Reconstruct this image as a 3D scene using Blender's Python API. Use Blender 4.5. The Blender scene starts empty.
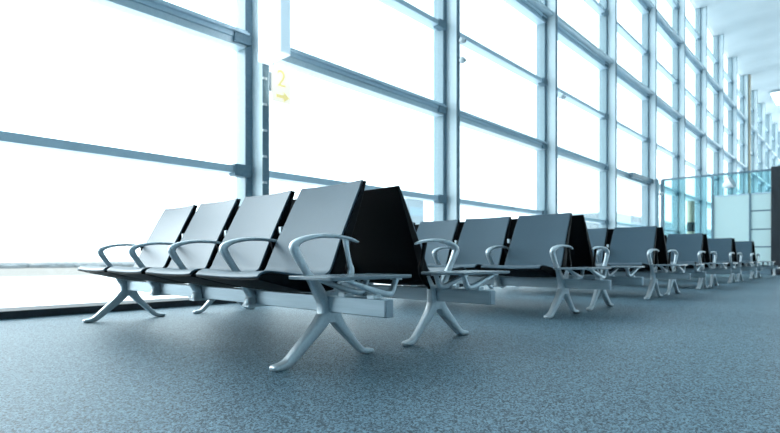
import bpy, bmesh, math, random
from mathutils import Vector
random.seed(4)
S = bpy.context.scene
COL = S.collection

# ------------------------------------------------------------------ materials
def principled(name, color, rough=0.5, metal=0.0, spec=0.5):
    m = bpy.data.materials.new(name); m.use_nodes = True
    b = m.node_tree.nodes['Principled BSDF']
    b.inputs['Base Color'].default_value = (*color, 1)
    b.inputs['Roughness'].default_value = rough
    b.inputs['Metallic'].default_value = metal
    b.inputs['Specular IOR Level'].default_value = spec
    return m

def lit(name, color, e):
    m = principled(name, color, 0.5); b = m.node_tree.nodes['Principled BSDF']
    b.inputs['Emission Color'].default_value = (*color, 1); b.inputs['Emission Strength'].default_value = e
    return m

def add_noise(m, scale, lo, hi, bump=0.0, detail=3, stretch=None, c0=0.3, c1=0.7):
    """procedural variation of colour (own to the stuff) and a fine bump"""
    nt = m.node_tree; N = nt.nodes; L = nt.links
    b = N['Principled BSDF']
    tc = N.new('ShaderNodeTexCoord'); src = tc.outputs['Object']
    if stretch:
        mp = N.new('ShaderNodeMapping'); mp.inputs['Scale'].default_value = stretch
        L.new(src, mp.inputs['Vector']); src = mp.outputs['Vector']
    n = N.new('ShaderNodeTexNoise'); n.inputs['Scale'].default_value = scale; n.inputs['Detail'].default_value = detail
    L.new(src, n.inputs['Vector'])
    r = N.new('ShaderNodeValToRGB')
    r.color_ramp.elements[0].position = c0; r.color_ramp.elements[1].position = c1
    r.color_ramp.elements[0].color = (*lo, 1); r.color_ramp.elements[1].color = (*hi, 1)
    L.new(n.outputs['Fac'], r.inputs['Fac']); L.new(r.outputs['Color'], b.inputs['Base Color'])
    if bump:
        bp = N.new('ShaderNodeBump'); bp.inputs['Strength'].default_value = bump; bp.inputs['Distance'].default_value = 0.002
        L.new(n.outputs['Fac'], bp.inputs['Height']); L.new(bp.outputs['Normal'], b.inputs['Normal'])
    return m

def glass_mat(name, tint, refl=1.0, haze=0.0, haze_col=(1, 1, 1)):
    m = bpy.data.materials.new(name); m.use_nodes = True
    nt = m.node_tree; N = nt.nodes; L = nt.links
    N.remove(N['Principled BSDF']); out = N['Material Output']
    t = N.new('ShaderNodeBsdfTransparent'); t.inputs['Color'].default_value = (*tint, 1)
    last = t.outputs[0]
    if haze:
        d = N.new('ShaderNodeBsdfTranslucent'); d.inputs['Color'].default_value = (*haze_col, 1)
        d2 = N.new('ShaderNodeBsdfDiffuse'); d2.inputs['Color'].default_value = (*haze_col, 1)
        ad = N.new('ShaderNodeMixShader'); ad.inputs[0].default_value = 0.5
        L.new(d.outputs[0], ad.inputs[1]); L.new(d2.outputs[0], ad.inputs[2])
        mx = N.new('ShaderNodeMixShader'); mx.inputs[0].default_value = haze
        L.new(last, mx.inputs[1]); L.new(ad.outputs[0], mx.inputs[2]); last = mx.outputs[0]
    g = N.new('ShaderNodeBsdfGlossy'); g.inputs['Roughness'].default_value = 0.02
    fr = N.new('ShaderNodeFresnel'); fr.inputs['IOR'].default_value = 1.45
    mu = N.new('ShaderNodeMath'); mu.operation = 'MULTIPLY'; mu.inputs[1].default_value = 0.6 * refl
    L.new(fr.outputs[0], mu.inputs[0])
    mx = N.new('ShaderNodeMixShader'); L.new(mu.outputs[0], mx.inputs[0])
    L.new(last, mx.inputs[1]); L.new(g.outputs[0], mx.inputs[2]); L.new(mx.outputs[0], out.inputs['Surface'])
    return m

def carpet_mat():
    m = principled('carpet', (0.2, 0.28, 0.34), 0.5, 0, 0.5)
    m.node_tree.nodes['Principled BSDF'].inputs['Specular Tint'].default_value = (0.7, 0.88, 1, 1)
    nt = m.node_tree; N = nt.nodes; L = nt.links; b = N['Principled BSDF']
    tc = N.new('ShaderNodeTexCoord')
    def ramp(fac, p0, c0, p1, c1):
        r = N.new('ShaderNodeValToRGB'); e = r.color_ramp.elements
        e[0].position, e[1].position = p0, p1; e[0].color = (*c0, 1); e[1].color = (*c1, 1)
        L.new(fac, r.inputs['Fac']); return r.outputs['Color']
    n1 = N.new('ShaderNodeTexVoronoi'); n1.inputs['Scale'].default_value = 190
    L.new(tc.outputs['Object'], n1.inputs['Vector'])
    sp = N.new('ShaderNodeSeparateColor'); L.new(n1.outputs['Color'], sp.inputs['Color'])
    c1 = ramp(sp.outputs['Red'], 0.2, CARPET_LO, 0.9, CARPET_HI)
    n2 = N.new('ShaderNodeTexNoise'); n2.inputs['Scale'].default_value = 1.1; n2.inputs['Detail'].default_value = 4
    L.new(tc.outputs['Object'], n2.inputs['Vector'])
    c2 = ramp(n2.outputs['Fac'], 0.3, (0.86, 0.88, 0.9), 0.7, (1, 1, 1))
    mx = N.new('ShaderNodeMix'); mx.data_type = 'RGBA'; mx.blend_type = 'MULTIPLY'; mx.inputs[0].default_value = 1
    L.new(c1, mx.inputs[6]); L.new(c2, mx.inputs[7]); L.new(mx.outputs[2], b.inputs['Base Color'])
    bp = N.new('ShaderNodeBump'); bp.inputs['Strength'].default_value = 0.4; bp.inputs['Distance'].default_value = 0.002
    L.new(n1.outputs['Distance'], bp.inputs['Height']); bp.invert = True; L.new(bp.outputs['Normal'], b.inputs['Normal'])
    return m

CARPET_LO = (0.002, 0.010, 0.018)
CARPET_HI = (0.205, 0.345, 0.425)
M = {}
M['carpet'] = carpet_mat()
M['pad'] = add_noise(principled('grey_vinyl', (0.1, 0.14, 0.17), 0.45, 0, 0.66), 260, (0.032, 0.060, 0.085), (0.048, 0.080, 0.108), 0.12)
M['pad'].node_tree.nodes['Principled BSDF'].inputs['Specular Tint'].default_value = (0.60, 0.85, 1, 1)
M['black'] = add_noise(principled('black_plastic', (0.004, 0.006, 0.008), 0.55, 0, 0.1), 400, (0.002, 0.0035, 0.005), (0.004, 0.006, 0.008), 0.05)
M['alu'] = add_noise(principled('cast_aluminium', (0.6, 0.66, 0.7), 0.38, 0.5), 90, (0.56, 0.63, 0.67), (0.66, 0.73, 0.77), 0.04)
M['beam'] = add_noise(principled('brushed_beam', (0.4, 0.46, 0.5), 0.36, 0.7), 60, (0.36, 0.44, 0.49), (0.44, 0.52, 0.57), 0.05, stretch=(1, 0.05, 1))
M['cap'] = principled('beam_cap', (0.36, 0.44, 0.50), 0.45, 0.3)
M['table'] = add_noise(principled('table_laminate', (0.2, 0.26, 0.3), 0.25), 120, (0.18, 0.24, 0.28), (0.22, 0.28, 0.32), 0.03)
M['frame'] = add_noise(principled('frame_steel', (0.4, 0.5, 0.55), 0.4, 0.2), 30, (0.60, 0.74, 0.83), (0.64, 0.78, 0.87), 0.02)
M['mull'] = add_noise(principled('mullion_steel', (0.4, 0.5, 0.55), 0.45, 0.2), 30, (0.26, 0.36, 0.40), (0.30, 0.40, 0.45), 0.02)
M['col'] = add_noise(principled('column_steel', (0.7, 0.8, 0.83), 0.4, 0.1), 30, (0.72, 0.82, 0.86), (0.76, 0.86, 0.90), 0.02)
M['frame_dk'] = add_noise(principled('frame_dark', (0.2, 0.28, 0.33), 0.45, 0.2), 30, (0.15, 0.24, 0.30), (0.19, 0.28, 0.34), 0.02)
M['frame_lt'] = add_noise(principled('frame_light', (0.7, 0.78, 0.82), 0.35, 0.2), 30, (0.62, 0.74, 0.80), (0.70, 0.81, 0.86), 0.02)
M['sill'] = add_noise(principled('sill_dark', (0.02, 0.03, 0.04), 0.6), 40, (0.014, 0.020, 0.027), (0.022, 0.030, 0.038), 0.05)
M['glass'] = glass_mat('window_glass', (0.96, 0.985, 1.0), 0.6)
M['clear'] = glass_mat('partition_glass', (0.72, 0.9, 0.92), 1.0)
M['frost'] = glass_mat('frosted_glass', (0.8, 0.95, 0.96), 0.5, 0.92, (0.86, 0.975, 0.97))
M['ceil'] = add_noise(principled('ceiling_paint', (0.8, 0.84, 0.86), 0.6), 0.35, (0.60, 0.67, 0.70), (0.74, 0.80, 0.83), 0, detail=3)
M['white'] = add_noise(principled('white_enamel', (0.85, 0.88, 0.9), 0.4), 20, (0.82, 0.86, 0.88), (0.88, 0.91, 0.93))
M['signside'] = lit('sign_casing', (0.62, 0.80, 0.90), 0.55)
M['tan'] = add_noise(principled('tan_cladding', (0.62, 0.5, 0.36), 0.6), 8, (0.58, 0.46, 0.33), (0.68, 0.56, 0.42))
M['yellow'] = lit('sign_yellow', (1.0, 0.86, 0.36), 0.5)
M['lightbox'] = lit('sign_lightbox', (0.93, 0.97, 1.0), 0.75)
M['paleyellow'] = lit('sign_pale_yellow', (1.0, 0.96, 0.84), 0.62)
M['lens'] = principled('dark_lens', (0.02, 0.03, 0.04), 0.2)
M['apron'] = add_noise(principled('apron_concrete', (0.8, 0.82, 0.84), 0.8), 0.05, (0.80, 0.81, 0.82), (0.88, 0.89, 0.90))
M['field'] = add_noise(principled('dry_grass', (0.5, 0.46, 0.38), 0.9), 0.03, (0.165, 0.150, 0.135), (0.19, 0.172, 0.155))
M['trees'] = add_noise(principled('far_trees', (0.25, 0.32, 0.36), 0.9), 0.2, (0.15, 0.175, 0.19), (0.19, 0.205, 0.215))
M['house'] = add_noise(principled('far_wall', (0.45, 0.55, 0.62), 0.8), 0.1, (0.17, 0.21, 0.235), (0.19, 0.23, 0.255))
M['pier'] = add_noise(principled('far_pier', (0.6, 0.7, 0.74), 0.8), 0.1, (0.20, 0.24, 0.26), (0.23, 0.27, 0.29))

# ------------------------------------------------------------------ mesh helpers
def link(name, bm, mat, parent=None, bevel=0, seg=2, smooth=True, angle=40, flip=False):
    me = bpy.data.meshes.new(name)
    if flip:
        for v in bm.verts: v.co.x = -v.co.x
    bmesh.ops.recalc_face_normals(bm, faces=bm.faces)
    bm.to_mesh(me); bm.free()
    for m in (mat if isinstance(mat, (list, tuple)) else [mat]): me.materials.append(m)
    if smooth:
        for p in me.polygons: p.use_smooth = True
        me.set_sharp_from_angle(angle=math.radians(angle))
    o = bpy.data.objects.new(name, me); COL.objects.link(o)
    if parent: o.parent = parent
    if bevel:
        md = o.modifiers.new('edge', 'BEVEL'); md.width = bevel; md.segments = seg
        md.limit_method = 'ANGLE'; md.angle_limit = math.radians(35); md.harden_normals = False
    return o

def box(bm, x0, x1, y0, y1, z0, z1):
    vs = [bm.verts.new((x, y, z)) for x in (x0, x1) for y in (y0, y1) for z in (z0, z1)]
    for f in ((0, 1, 3, 2), (4, 6, 7, 5), (0, 4, 5, 1), (2, 3, 7, 6), (0, 2, 6, 4), (1, 5, 7, 3)):
        bm.faces.new([vs[i] for i in f])
    return bm

def boxes(*bs):
    bm = bmesh.new()
    for b in bs: box(bm, *b)
    return bm

def crom(pts, n):
    """Catmull-Rom resampling of a list of tuples"""
    P = [tuple(2 * a - b for a, b in zip(pts[0], pts[1]))] + list(pts) + [tuple(2 * a - b for a, b in zip(pts[-1], pts[-2]))]
    out = []
    for i in range(1, len(P) - 2):
        for k in range(n):
            t = k / n
            out.append(tuple(0.5 * (2 * b + (c - a) * t + (2 * a - 5 * b + 4 * c - d) * t * t + (3 * b - a - 3 * c + d) * t ** 3)
                             for a, b, c, d in zip(P[i - 1], P[i], P[i + 1], P[i + 2])))
    out.append(tuple(pts[-1])); return out

def sweep(bm, pts, y=0.0, n=5, sides=16, ex=3.0):
    """pts: (x, z, half_width_in_y, half_thickness); a rounded bar bent in the x-z plane"""
    R = crom(pts, n); rings = []
    for i, (x, z, w, t) in enumerate(R):
        a, b = R[max(0, i - 1)], R[min(len(R) - 1, i + 1)]
        d = Vector((b[0] - a[0], b[1] - a[1])).normalized(); nx, nz = -d.y, d.x
        ring = []
        for s in range(sides):
            u = 2 * math.pi * s / sides
            cu, su = math.cos(u), math.sin(u)
            cu = math.copysign(abs(cu) ** (2 / ex), cu); su = math.copysign(abs(su) ** (2 / ex), su)
            ring.append(bm.verts.new((x + nx * t * su, y + w * cu, z + nz * t * su)))
        rings.append(ring)
    for a, b in zip(rings, rings[1:]):
        for s in range(sides):
            bm.faces.new((a[s], a[(s + 1) % sides], b[(s + 1) % sides], b[s]))
    for ring, sg in ((rings[0], -1), (rings[-1], 1)):
        bm.faces.new(ring)
    return bm

def slab_profile(bm, top, bot, y0, y1, ny=8, dish=0.0, crown=None):
    """two profiles of equal length in x-z, carried across y; dish pushes the middle of the section back along the normal"""
    n = len(top)
    def nrm(P, i):
        a, b = P[max(0, i - 1)], P[min(n - 1, i + 1)]
        d = Vector((b[0] - a[0], b[1] - a[1])).normalized(); return (-d.y, d.x)
    g = {}
    for side, P in ((0, top), (1, bot)):
        for i in range(n):
            nx, nz = nrm(top, i)
            for j in range(ny + 1):
                u = j / ny; off = -dish * (1 - (2 * u - 1) ** 2)
                inset = (crown(i / (n - 1)) if crown else 0)
                y = y0 + inset + (y1 - y0 - 2 * inset) * u
                g[side, i, j] = bm.verts.new((P[i][0] + nx * off, y, P[i][1] + nz * off))
    for i in range(n - 1):
        for j in range(ny):
            bm.faces.new((g[0, i, j], g[0, i + 1, j], g[0, i + 1, j + 1], g[0, i, j + 1]))
            bm.faces.new((g[1, i, j], g[1, i, j + 1], g[1, i + 1, j + 1], g[1, i + 1, j]))
        for j in (0, ny):
            bm.faces.new((g[0, i, j], g[1, i, j], g[1, i + 1, j], g[0, i + 1, j]))
    for i in (0, n - 1):
        for j in range(ny):
            bm.faces.new((g[0, i, j], g[0, i, j + 1], g[1, i, j + 1], g[1, i, j]))
    return bm

def lathe(bm, prof, c=(0, 0, 0), sides=24):
    rings = []
    for r, z in prof:
        rings.append([bm.verts.new((c[0] + r * math.cos(2 * math.pi * s / sides), c[1] + r * math.sin(2 * math.pi * s / sides), c[2] + z)) for s in range(sides)])
    for a, b in zip(rings, rings[1:]):
        for s in range(sides): bm.faces.new((a[s], a[(s + 1) % sides], b[(s + 1) % sides], b[s]))
    bm.faces.new(rings[0]); bm.faces.new(rings[-1]); return bm

def tag(o, label, cat, group=None, kind=None):
    o['label'] = label; o['category'] = cat
    if group: o['group'] = group
    if kind: o['kind'] = kind
    return o

def empty(name, loc=(0, 0, 0)):
    o = bpy.data.objects.new(name, None); COL.objects.link(o); o.location = loc; o.empty_display_size = 0.1
    return o

# ------------------------------------------------------------------ the setting
FY = 5.12                      # room face of the window sill
XEND = 60.22
XW = -4.2
tag(link('floor', boxes((XW, XEND, -12.3, 5.45, -0.3, 0)), M['carpet'], smooth=False),
    'blue grey speckled loop carpet covering the whole lounge floor', 'floor', kind='structure')
bm = bmesh.new()
nx_ = 152
top = []; 
for i in range(nx_ + 1):
    x = XW + (XEND - XW) * i / nx_
    z = 11.62 + 0.022 * math.sin(x * 2 * math.pi / 1.9)
    top.append((x, z))
slab_profile(bm, [(x, z + 0.3) for x, z in top], top, -12.3, 5.45, ny=2)
tag(link('ceiling', bm, M['ceil']), 'high white gently rippled ceiling above the glazed wall', 'ceiling', kind='structure')
tag(link('baseboard_window', boxes((XW, XEND, FY, 5.5, 0, 0.066)), M['sill'], smooth=False, bevel=0.004),
    'low black sill running along the foot of the glass wall', 'sill', kind='structure')

M['room'] = add_noise(principled('wall_paint', (0.3, 0.36, 0.4), 0.7), 3, (0.44, 0.54, 0.58), (0.50, 0.60, 0.64))
tag(link('wall_back', boxes((XW, XEND, -12.3, -12, 0, 11.6)), M['room'], smooth=False),
    'plain blue grey wall across the lounge from the windows', 'wall', kind='structure')
tag(link('wall_left', boxes((XW - 0.3, XW, -12.3, 5.45, 0, 11.6)), M['room'], smooth=False),
    'plain blue grey end wall of the lounge behind the viewer', 'wall', kind='structure')

# glazed wall: one bay after another; a bay carries the post at its near end
X0, PITCH, NB = 3.217 - 3.80, 3.80, 17
ZT = [1.505, 3.02, 4.45, 5.90, 7.35, 8.80, 10.25]
THICK = {1: False, 3: True, 5: True}
def make_bay():
    r = empty('window_1')
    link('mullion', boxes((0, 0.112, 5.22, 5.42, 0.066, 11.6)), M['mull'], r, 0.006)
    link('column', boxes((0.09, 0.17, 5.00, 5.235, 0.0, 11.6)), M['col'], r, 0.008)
    link('shade_strip', boxes((0.086, 0.174, 4.990, 5.004, 0.066, 11.6)), M['frame_dk'], r, 0.003)  # dark strip painting in the shade on the column's room-facing side
    link('shade_strip', boxes((0.0, 0.092, 5.210, 5.224, 0.066, 11.6)), M['frame_dk'], r, 0.003)  # shade on the mullion's room-facing side, likewise put in as dark colour
    zs = [0.066] + ZT + [11.6]
    for i, z in enumerate(ZT):
        if i == 1:
            bm = boxes((0.1, PITCH + 0.02, 5.19, 5.40, z - 0.02, z + 0.09), (0.1, PITCH + 0.02, 5.15, 5.40, z + 0.03, z + 0.055))
        elif i in THICK:
            bm = boxes((0.1, PITCH + 0.02, 5.20, 5.40, z - 0.12, z + 0.02), (0.1, PITCH + 0.02, 5.16, 5.40, z - 0.03, z - 0.005))
        else:
            bm = boxes((0.1, PITCH + 0.02, 5.20, 5.40, z - 0.042, z + 0.042))
        t = link('transom', bm, M['frame'], r, 0.004)
        if i == 1: link('lower_rail', boxes((0.1, PITCH + 0.02, 5.21, 5.40, z - 0.10, z - 0.02)), M['frame_lt'], t, 0.004)
        link('bracket', boxes((PITCH - 0.16, PITCH + 0.05, 5.17, 5.30, z - 0.075, z + 0.06)), M['frame_dk'], t, 0.006)
        if i in (3, 5):
            link('ledge', boxes((0.17, PITCH + 0.09, 5.04, 5.21, z + 0.03, z + 0.11)), M['frame_lt'], r, 0.02, 3)
    for a, b in zip(zs, zs[1:]):
        link('glass_pane', boxes((0.1, PITCH + 0.01, 5.335, 5.347, a, b)), M['glass'], r, smooth=False)
    return r

def copy_tree(o, parent=None):
    c = o.copy(); COL.objects.link(c); c.parent = parent
    for ch in list(o.children): copy_tree(ch, c)
    return c

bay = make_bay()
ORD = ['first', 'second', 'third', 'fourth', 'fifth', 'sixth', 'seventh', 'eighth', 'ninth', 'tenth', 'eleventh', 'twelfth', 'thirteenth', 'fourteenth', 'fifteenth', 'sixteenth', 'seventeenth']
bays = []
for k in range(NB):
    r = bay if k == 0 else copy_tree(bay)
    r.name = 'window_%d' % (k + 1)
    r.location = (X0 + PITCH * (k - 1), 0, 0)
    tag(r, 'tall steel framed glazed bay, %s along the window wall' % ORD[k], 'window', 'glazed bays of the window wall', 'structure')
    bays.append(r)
# light clips up the room face of the second bay's column, below the sign
col2 = [c for c in bays[2].children if c.name.startswith('column')][0]
for q in range(6):
    link('clip', boxes((0.085, 0.135, 4.978, 4.995, 1.05 + 0.296 * q, 1.075 + 0.296 * q)), M['white'], col2)

# partition across the hall
PX = 19.2
p = empty('wall_partition', (PX, 0, 0))
def pbox(name, y0, y1, z0, z1, mat, dx0=-0.02, dx1=0.02, par=None, bev=0.003):
    return link(name, boxes((dx0, dx1, y0, y1, z0, z1)), mat, par or p, bev)
pbox('plinth', 1.98, 5.0, 0, 0.24, M['frame_dk'], -0.05, 0.05)
pbox('clear_panel', 3.53, 4.98, 0.24, 3.14, M['clear'], -0.006, 0.006)
pbox('clear_panel', 1.98, 3.47, 2.50, 3.14, M['clear'], -0.006, 0.006)
pbox('frosted_panel', 2.53, 3.47, 0.24, 2.46, M['frost'], -0.008, 0.008)
for a, b in ((0.24, 0.82), (0.86, 1.36), (1.40, 1.93), (1.97, 2.46)):
    pbox('frosted_panel', 1.98, 2.48, a, b, M['frost'], -0.008, 0.008)
pbox('post', 3.47, 3.53, 0.24, 3.17, M['frame_dk'], -0.04, 0.04)
pbox('post', 2.48, 2.53, 0.24, 2.50, M['frame_dk'], -0.03, 0.03)
pbox('post', 4.92, 5.02, 0.0, 3.17, M['frame_dk'], -0.06, 0.06)
pbox('top_rail', 1.98, 5.0, 3.14, 3.20, M['frame_dk'], -0.03, 0.03)
pbox('cross_rail', 1.98, 3.47, 2.46, 2.50, M['frame'], -0.02, 0.02)
for z in (0.84, 1.38, 1.95): pbox('cross_rail', 1.98, 2.48, z - 0.02, z + 0.02, M['frame_dk'], -0.015, 0.015)
pbox('cross_rail', 3.53, 4.92, 1.02, 1.07, M['frame_dk'], -0.015, 0.015)
tag(link('trim_header', boxes((16.5, 19.14, 5.08, 5.19, 2.97, 3.12), (18.42, 18.62, 4.93, 4.999, 0, 3.12)), M['frame_dk'], bevel=0.004),
    'dark header and post framing the bay beside the glass partition', 'frame', kind='structure')
tag(p, 'glass partition with frosted pale green panels across the end of the lounge', 'partition', kind='structure')
tag(link('wall_pillar', boxes((19.05, 19.35, 1.55, 1.97, 0, 3.24)), M['sill'], bevel=0.01),
    'square black pillar closing the end of the frosted glass partition', 'pillar', kind='structure')
tag(link('trim_tan', boxes((37.6, 37.9, 4.9, 5.1, 0, 11.6)), M['tan'], smooth=False),
    'narrow tan strip standing among the far window columns', 'cladding', kind='structure')
bm = bmesh.new(); lathe(bm, [(0.13, 0), (0.13, 1.5), (0.13, 2.6), (0.12, 2.65)], (22.0, 4.72, 0), 28)
rc = link('round_pillar', bm, M['tan'])
bm = bmesh.new(); lathe(bm, [(0.135, 1.5), (0.135, 1.85)], (22.0, 4.72, 0), 28); link('dark_band', bm, M['sill'], rc)
tag(rc, 'beige round pillar with a dark band behind the clear glass partition', 'pillar')

# ceiling light far down the hall
cl = link('ceiling_light', boxes((42.3, 46.0, 3.4, 4.5, 11.50, 11.56)), M['frame_lt'], smooth=False)
em = bpy.data.materials.new('lamp_panel'); em.use_nodes = True
b_ = em.node_tree.nodes['Principled BSDF']; b_.inputs['Emission Color'].default_value = (0.9, 0.97, 1, 1); b_.inputs['Emission Strength'].default_value = 3
link('diffuser', boxes((42.4, 45.9, 3.5, 4.4, 11.485, 11.50)), em, cl, smooth=False)
tag(cl, 'bright white rectangular light panel on the far ceiling', 'light')

# ------------------------------------------------------------------ benches
SW = 0.625          # seat pitch
SE = 0.027          # half gap between seats
TOPC = [(-0.385, 0.418), (-0.365, 0.436), (-0.325, 0.445), (-0.22, 0.434), (-0.10, 0.420), (-0.015, 0.418), (0.028, 0.436), (0.052, 0.48), (0.082, 0.545), (0.115, 0.615), (0.158, 0.697), (0.211, 0.80), (0.248, 0.868), (0.276, 0.920)]
BOTC = [(-0.380, 0.405), (-0.350, 0.398), (-0.30, 0.385), (-0.20, 0.360), (-0.10, 0.340), (0.0, 0.335), (0.075, 0.352), (0.115, 0.41), (0.150, 0.50), (0.178, 0.59), (0.214, 0.684), (0.256, 0.79), (0.284, 0.860), (0.304, 0.913)]
TOP, BOT = crom(TOPC, 4), crom(BOTC, 4)

def make_seat(root, y0, y1, fl):
    """grey upholstered surface (the part) with its black shell (a sub-part)"""
    n = len(TOP)
    shell_top = [(t[0] * 0.86 + b[0] * 0.14, t[1] * 0.86 + b[1] * 0.14) for t, b in zip(TOP, BOT)]
    def lift(P, h):
        out = []
        for i in range(len(P)):
            a, b = P[max(0, i - 1)], P[min(len(P) - 1, i + 1)]
            d = Vector((b[0] - a[0], b[1] - a[1])).normalized()
            out.append((P[i][0] - d.y * h, P[i][1] + d.x * h))
        return out
    mid = [(t[0] * 0.9 + b[0] * 0.1, t[1] * 0.9 + b[1] * 0.1) for t, b in zip(TOP, BOT)]
    crown = lambda u: 0.018 * max(0.0, (u - 0.55) / 0.45)
    bm = bmesh.new(); slab_profile(bm, TOP, lift(TOP, -0.011), y0 + 0.005, y1 - 0.005, 10, 0.010, crown)
    s = link('seat', bm, M['pad'], root, 0.004, 2, flip=fl)
    bm = bmesh.new(); slab_profile(bm, lift(TOP, -0.0105), BOT, y0, y1, 10, 0.010, crown)
    link('shell', bm, M['black'], s, 0.008, 3, flip=fl)
    return s

ARM = [(0.192, 0.582, 0.010, 0.005), (0.14, 0.596, 0.018, 0.008), (0.05, 0.606, 0.023, 0.0095), (-0.05, 0.606, 0.025, 0.0105), (-0.13, 0.595, 0.025, 0.012),
       (-0.185, 0.577, 0.023, 0.015), (-0.209, 0.555, 0.021, 0.021), (-0.203, 0.530, 0.020, 0.021), (-0.179, 0.492, 0.018, 0.019), (-0.150, 0.452, 0.017, 0.0175), (-0.122, 0.415, 0.017, 0.018)]
def make_armrest(root, y, fl, post='black'):
    bm = bmesh.new()
    sweep(bm, ARM, y, 5)
    a = link('armrest', bm, M['alu'], root, flip=fl, angle=60)
    bm = bmesh.new()
    sweep(bm, [(0.108, 0.596, 0.011, 0.017), (0.112, 0.565, 0.010, 0.013), (0.122, 0.52, 0.009, 0.011), (0.136, 0.47, 0.009, 0.014), (0.146, 0.435, 0.010, 0.017), (0.125, 0.39, 0.011, 0.02), (0.05, 0.325, 0.014, 0.02)], y, 5, 16, 4.5)
    link('rear_post', bm, M[post], a, flip=fl, angle=60)
    return a

UP = [(-0.126, 0.420, 0.017, 0.018), (-0.095, 0.380, 0.020, 0.024), (-0.064, 0.335, 0.023, 0.028), (-0.042, 0.29, 0.025, 0.024)]
def make_bracket(root, y, fl):
    bm = bmesh.new()
    sweep(bm, UP + [(-0.042, 0.265, 0.028, 0.030), (-0.046, 0.236, 0.032, 0.034)], y, 5)
    sweep(bm, [(0.085, 0.385, 0.012, 0.018), (0.05, 0.325, 0.018, 0.02), (0.042, 0.236, 0.028, 0.022)], y, 5)
    box(bm, -0.078, 0.064, y - 0.034, y + 0.034, 0.226, 0.240)
    box(bm, -0.05, 0.05, y - 0.022, y + 0.022, 0.318, 0.336)
    return link('support_bracket', bm, M['alu'], root, 0.003, flip=fl, angle=50)

def make_leg(root, y, fl):
    bm = bmesh.new()
    sweep(bm, UP + [(-0.036, 0.25, 0.027, 0.026), (-0.036, 0.218, 0.027, 0.036), (-0.070, 0.176, 0.026, 0.033), (-0.122, 0.130, 0.025, 0.0285), (-0.178, 0.082, 0.024, 0.026), (-0.230, 0.038, 0.023, 0.023),
                    (-0.256, 0.0225, 0.025, 0.0195), (-0.286, 0.0155, 0.027, 0.0150), (-0.318, 0.0130, 0.026, 0.0128), (-0.330, 0.0105, 0.018, 0.0075)], y, 5, 20, 4.5)
    sweep(bm, [(0.085, 0.385, 0.012, 0.018), (0.05, 0.325, 0.02, 0.02), (0.036, 0.25, 0.026, 0.024), (0.030, 0.222, 0.027, 0.034), (0.062, 0.174, 0.025, 0.028), (0.108, 0.126, 0.022, 0.0225), (0.156, 0.078, 0.019, 0.0195), (0.200, 0.037, 0.018, 0.018),
                    (0.224, 0.021, 0.020, 0.016), (0.254, 0.015, 0.024, 0.0148), (0.284, 0.013, 0.023, 0.0128), (0.296, 0.011, 0.016, 0.008)], y, 5, 20, 4.5)
    box(bm, -0.05, 0.05, y - 0.026, y + 0.026, 0.19, 0.24)
    box(bm, -0.05, 0.05, y - 0.022, y + 0.022, 0.318, 0.336)
    l = link('leg', bm, M['alu'], root, 0, flip=fl, angle=60)
    for x in (-0.295, 0.258):
        bm = bmesh.new(); lathe(bm, [(0.019, 0.0), (0.02, 0.003), (0.02, 0.006)], (x, y, 0), 16)
        link('foot_pad', bm, M['black'], l, flip=fl)
    return l

def make_table(root, fl):
    x0, x1, y0, y1 = (-0.335, 0.183, -0.325, -0.025) if fl else (-0.268, 0.250, -0.325, -0.025)
    bm = bmesh.new(); r = 0.02; pts = []
    for cx, cy, a0 in ((x1 - r, y1 - r, 0), (x0 + r, y1 - r, 90), (x0 + r, y0 + r, 180), (x1 - r, y0 + r, 270)):
        for k in range(6):
            a = math.radians(a0 + 18 * k); pts.append((cx + r * math.cos(a), cy + r * math.sin(a)))
    lo = [bm.verts.new((x, y, 0.405)) for x, y in pts]; hi = [bm.verts.new((x, y, 0.421)) for x, y in pts]
    bm.faces.new(hi); bm.faces.new(lo[::-1])
    for i in range(len(pts)): bm.faces.new((lo[i], lo[(i + 1) % len(pts)], hi[(i + 1) % len(pts)], hi[i]))
    t = link('side_table', bm, M['table'], root, 0.003, 2, flip=fl)
    for y in (-0.305, -0.115):
        bm = bmesh.new()
        sweep(bm, [(-0.165, 0.403, 0.015, 0.006), (-0.120, 0.390, 0.015, 0.010), (-0.03, 0.362, 0.016, 0.013), (0.04, 0.342, 0.018, 0.015), (0.085, 0.334, 0.017, 0.015), (0.112, 0.341, 0.016, 0.012), (0.128, 0.362, 0.015, 0.010), (0.142, 0.390, 0.015, 0.008), (0.156, 0.404, 0.014, 0.006)], y, 4, 16, 4)
        box(bm, 0.0, 0.024, y - 0.014, y + 0.014, 0.318, 0.345); box(bm, 0.0, 0.08, y - 0.012, y + 0.012, 0.322, 0.330)
        box(bm, -0.024, 0.024, y - 0.022, y + 0.022, 0.318, 0.336)
        box(bm, 0.128, 0.17, y - 0.02, y + 0.02, 0.398, 0.4055); box(bm, -0.19, -0.138, y - 0.02, y + 0.02, 0.398, 0.4055)
        link('table_bracket', bm, M['alu'], t, 0.002, flip=fl, angle=50)
    return t

def make_bench(fl, bright=False):
    r = empty('beam_bench')
    bm = boxes((-0.024, 0.024, -0.395, 4 * SW + 0.05, 0.24, 0.32))
    b = link('beam', bm, M['beam'], r, 0.004, 2, flip=fl)
    link('end_cap', boxes((-0.023, 0.023, -0.402, -0.3945, 0.241, 0.319)), M['cap'], b, 0.003, flip=fl)
    link('end_cap', boxes((-0.023, 0.023, 4 * SW + 0.0495, 4 * SW + 0.057, 0.241, 0.319)), M['cap'], b, 0.003, flip=fl)
    for k in range(4): make_seat(r, k * SW + SE, (k + 1) * SW - SE, fl)
    for k in range(5):
        make_armrest(r, k * SW, fl, 'alu' if (k == 0 and bright) else 'black')
        if 0 < k < 4: link('clip', boxes((0.155, 0.178, k * SW - 0.012, k * SW + 0.012, 0.645, 0.685)), M['alu'], r, 0.003, flip=fl)
        if k in (0, 4): make_leg(r, k * SW, fl)
        else: make_bracket(r, k * SW, fl)
    make_table(r, fl)
    return r

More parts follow.
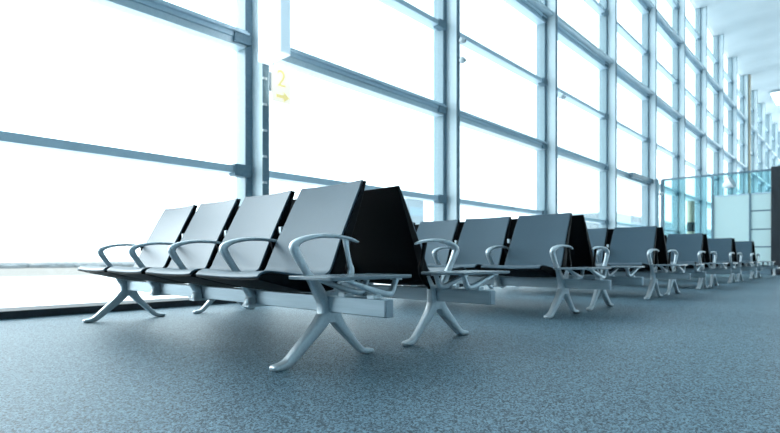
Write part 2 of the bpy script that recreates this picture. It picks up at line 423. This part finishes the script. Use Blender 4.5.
GA = 'beam benches turned towards the open carpet'
GB = 'beam benches turned away, standing back to back with the others'
pa, pa2, pb = make_bench(False, True), make_bench(False), make_bench(True)
for k in range(6):
    xa = 1.637 + 2.67 * k
    for proto, x, g, word in ((pa, xa, GA, 'a'), (pb, xa + 0.85, GB, 'b')):
        if word == 'a' and k == 1: proto = pa2
        o = proto if k == 0 or (word == 'a' and k == 1) else copy_tree(pa2 if word == 'a' else proto)
        o.location = (x, 1.905, 0)
        if word == 'a':
            lab = ['large grey four-seat bench in front, its pale seats and silver armrests fully in view',
                   'grey bench in the second row, three seats showing behind the first pair',
                   'grey bench in the third row, two dark grey seats showing',
                   'grey bench in the fourth row of the lounge, facing the camera',
                   'grey bench in the fifth row, facing the camera before frosted glass',
                   'grey bench in the sixth and last row, facing the camera'][k]
        else:
            lab = ['bench showing black seat backs, back to back with the large front bench',
                   'bench with black seat backs behind the second-row grey bench',
                   'bench turned away, back to back with the third-row grey bench',
                   'bench turned away, back to back with the fourth-row grey bench',
                   'bench turned away, back to back with the fifth-row grey bench',
                   'bench turned away in the last row before the glass partition'][k]
        tag(o, lab, 'bench', g)

# low white bench by the pillar
wb = empty('low_table', (18.45, 1.3, 0))
link('tabletop', boxes((-0.22, 0.22, -0.7, 0.78, 0.20, 0.235)), M['white'], wb, 0.006)
for y in (-0.45, 0.53):
    l = link('leg', boxes((-0.03, 0.03, y - 0.03, y + 0.03, 0.0, 0.20)), M['white'], wb, 0.004)
    link('foot', boxes((-0.15, 0.15, y - 0.03, y + 0.03, 0.0, 0.012)), M['white'], l, 0.002)
tag(wb, 'low white table on a short leg beside the black pillar', 'table')

# ------------------------------------------------------------------ signs and small fittings
sg = empty('gate_sign', (3.30, 4.98, 2.70))
link('casing', boxes((-0.07, 0.07, -0.42, -0.005, 0.0, 2.3)), M['lightbox'], sg, 0.006)
link('edge_panel', boxes((-0.062, 0.062, -0.428, -0.42, 0.01, 2.29)), M['signside'], sg, 0.003)
tag(sg, 'tall white sign box projecting from the column above the front bench', 'sign')
ns = empty('number_sign', (3.40, 4.92, 2.29))
link('panel', boxes((-0.03, 0.24, -0.008, 0.008, 0.0, 0.40)), M['paleyellow'], ns, 0.003)
link('hanger', boxes((-0.02, 0.0, -0.006, 0.006, 0.40, 0.44)), M['white'], ns)
link('mount', boxes((-0.06, -0.03, 0.0, 0.012, 0.10, 0.32)), M['white'], ns)
fc = bpy.data.curves.new('digit', 'FONT'); fc.body = '2'; fc.size = 0.27; fc.extrude = 0.002; fc.align_x = 'CENTER'
ft = bpy.data.objects.new('digit_text', fc); me_ = bpy.data.meshes.new_from_object(ft)
bpy.data.objects.remove(ft); me_.materials.clear(); me_.materials.append(M['yellow'])
fo = bpy.data.objects.new('digit', me_); COL.objects.link(fo); fo.parent = ns
fo.rotation_euler = (math.pi / 2, 0, 0); fo.location = (0.10, -0.011, 0.185)
bm = bmesh.new()
ar = [(0.03, 0.09), (0.03, 0.05), (0.13, 0.05), (0.13, 0.01), (0.215, 0.07), (0.13, 0.13), (0.13, 0.09)]
f_ = [bm.verts.new((x, -0.012, z)) for x, z in ar]; k_ = [bm.verts.new((x, -0.008, z)) for x, z in ar]
bm.faces.new(f_); bm.faces.new(k_[::-1])
for i in range(len(ar)): bm.faces.new((f_[i], f_[(i + 1) % 7], k_[(i + 1) % 7], k_[i]))
link('arrow', bm, M['yellow'], ns, smooth=False)
tag(ns, 'pale yellow sign with a number two and an arrow under the white box', 'sign')

def dome_camera(x, y, z, label, r=0.075):
    c = empty('security_camera', (x, y, z))
    bm = bmesh.new(); bmesh.ops.create_uvsphere(bm, u_segments=20, v_segments=12, radius=r)
    link('housing', bm, M['white'], c)
    link('arm', boxes((-0.015, 0.015, 0, 0.09, -0.015, 0.015)), M['white'], c, 0.003)
    bm = bmesh.new(); bmesh.ops.create_uvsphere(bm, u_segments=16, v_segments=10, radius=r * 0.5)
    for v in bm.verts: v.co += Vector((r * 0.35, -r * 0.62, -r * 0.15))
    link('lens', bm, M['lens'], c)
    tag(c, label, 'camera')
dome_camera(7.17, 4.93, 4.16, 'white round camera on the second column, upper of the pair', 0.055)
dome_camera(7.17, 4.93, 3.83, 'white round camera on the second column, lower of the pair', 0.055)
dome_camera(11.09, 4.92, 4.12, 'small white camera on the third window column', 0.06)
dome_camera(18.60, 4.84, 2.62, 'small white camera on the column beside the glass partition', 0.07)

hl = empty('spotlight', (PX - 0.16, 3.06, 2.82))
bm = bmesh.new(); lathe(bm, [(0.05, -0.14), (0.09, -0.1), (0.16, 0.06), (0.20, 0.14), (0.19, 0.15)], (0, 0, 0), 24)
h = link('lamp_head', bm, M['white'], hl); h.rotation_euler = (math.radians(60), math.radians(-25), 0)
link('arm', boxes((0.0, 0.155, -0.02, 0.02, -0.02, 0.02)), M['white'], hl)
tag(hl, 'white flared fitting on the glass above the frosted panel', 'light fitting')

# ------------------------------------------------------------------ outside
G = -5.0
tag(link('ground', boxes((-900, 1200, 7, 180, G - 1, G)), M['apron'], smooth=False), 'pale concrete apron outside the windows', 'ground', kind='structure')
tag(link('field', boxes((-900, 1200, 180, 900, G - 1, G + 0.05)), M['field'], smooth=False), 'dry pale grass strip beyond the apron', 'field', kind='structure')
bm = bmesh.new()
for i in range(1500):
    x = -500 + 1100 * random.random(); y = 325 + 25 * random.random(); r = 1.0 + 1.3 * random.random()
    before = set(bm.verts)
    bmesh.ops.create_icosphere(bm, subdivisions=1, radius=r)
    for v in set(bm.verts) - before:
        v.co.x = v.co.x * 2.2 + x; v.co.y += y; v.co.z = v.co.z * 0.9 + G + r * 0.5
tag(link('treeline', bm, M['trees']), 'hazy line of far trees at the edge of the airfield', 'trees', kind='stuff')
def building(name, x0, x1, y0, y1, h, mat, label, floors):
    b = empty(name, ((x0 + x1) / 2, (y0 + y1) / 2, G)); w, d = (x1 - x0) / 2, (y1 - y0) / 2
    link('wall', boxes((-w, w, -d, d, 0, h)), mat, b, smooth=False)
    link('roof', boxes((-w - .3, w + .3, -d - .3, d + .3, h, h + 0.6)), M['frame_lt'], b, smooth=False)
    for k in range(floors):
        z = h * (k + 0.4) / floors
        link('window_band', boxes((-w + .5, w - .5, -d - .08, -d + .02, z, z + h * 0.3 / floors)), M['frame_dk'], b, smooth=False)
    tag(b, label, 'building')
building('control_building', 98.5, 104.5, 84, 92, 20.5, M['house'], 'pale blue far building seen beside the black seat back', 3)
building('pier_building', 190, 420, 66, 84, 22, M['pier'], 'long pale terminal pier seen low through the farther bays', 3)

# ------------------------------------------------------------------ light
w = bpy.data.worlds.new('World'); S.world = w; w.use_nodes = True
bg = w.node_tree.nodes['Background']; bg.inputs['Color'].default_value = (0.82, 0.96, 1.0, 1); bg.inputs['Strength'].default_value = 3.6
sun = bpy.data.lights.new('sun', 'SUN'); sun.energy = 2.0; sun.angle = math.radians(35); sun.color = (1.0, 0.98, 0.95)
so = bpy.data.objects.new('sun', sun); COL.objects.link(so)
so.rotation_euler = Vector((0.235, -1.0, -0.36)).to_track_quat('-Z', 'Y').to_euler()

# ------------------------------------------------------------------ camera
cam = bpy.data.cameras.new('camera'); co = bpy.data.objects.new('camera', cam); COL.objects.link(co)
co.location = (0, 0, 0.5)
co.rotation_euler = (math.pi / 2, 0, -math.atan2(0.7367, 0.6762))
cam.sensor_width = 36; cam.lens = 512 / 780 * 36; cam.shift_y = 41.5 / 780
cam.clip_start = 0.05; cam.clip_end = 3000
cam.dof.use_dof = True; cam.dof.focus_distance = 2.5; cam.dof.aperture_fstop = 2.8
S.camera = co
S.view_settings.view_transform = 'Standard'; S.view_settings.look = 'None'
S.view_settings.exposure = 0.12; S.view_settings.gamma = 1.0; S.view_settings.use_curve_mapping = False
S.cycles.max_bounces = 8; S.cycles.transparent_max_bounces = 24
S.cycles.use_denoising = True
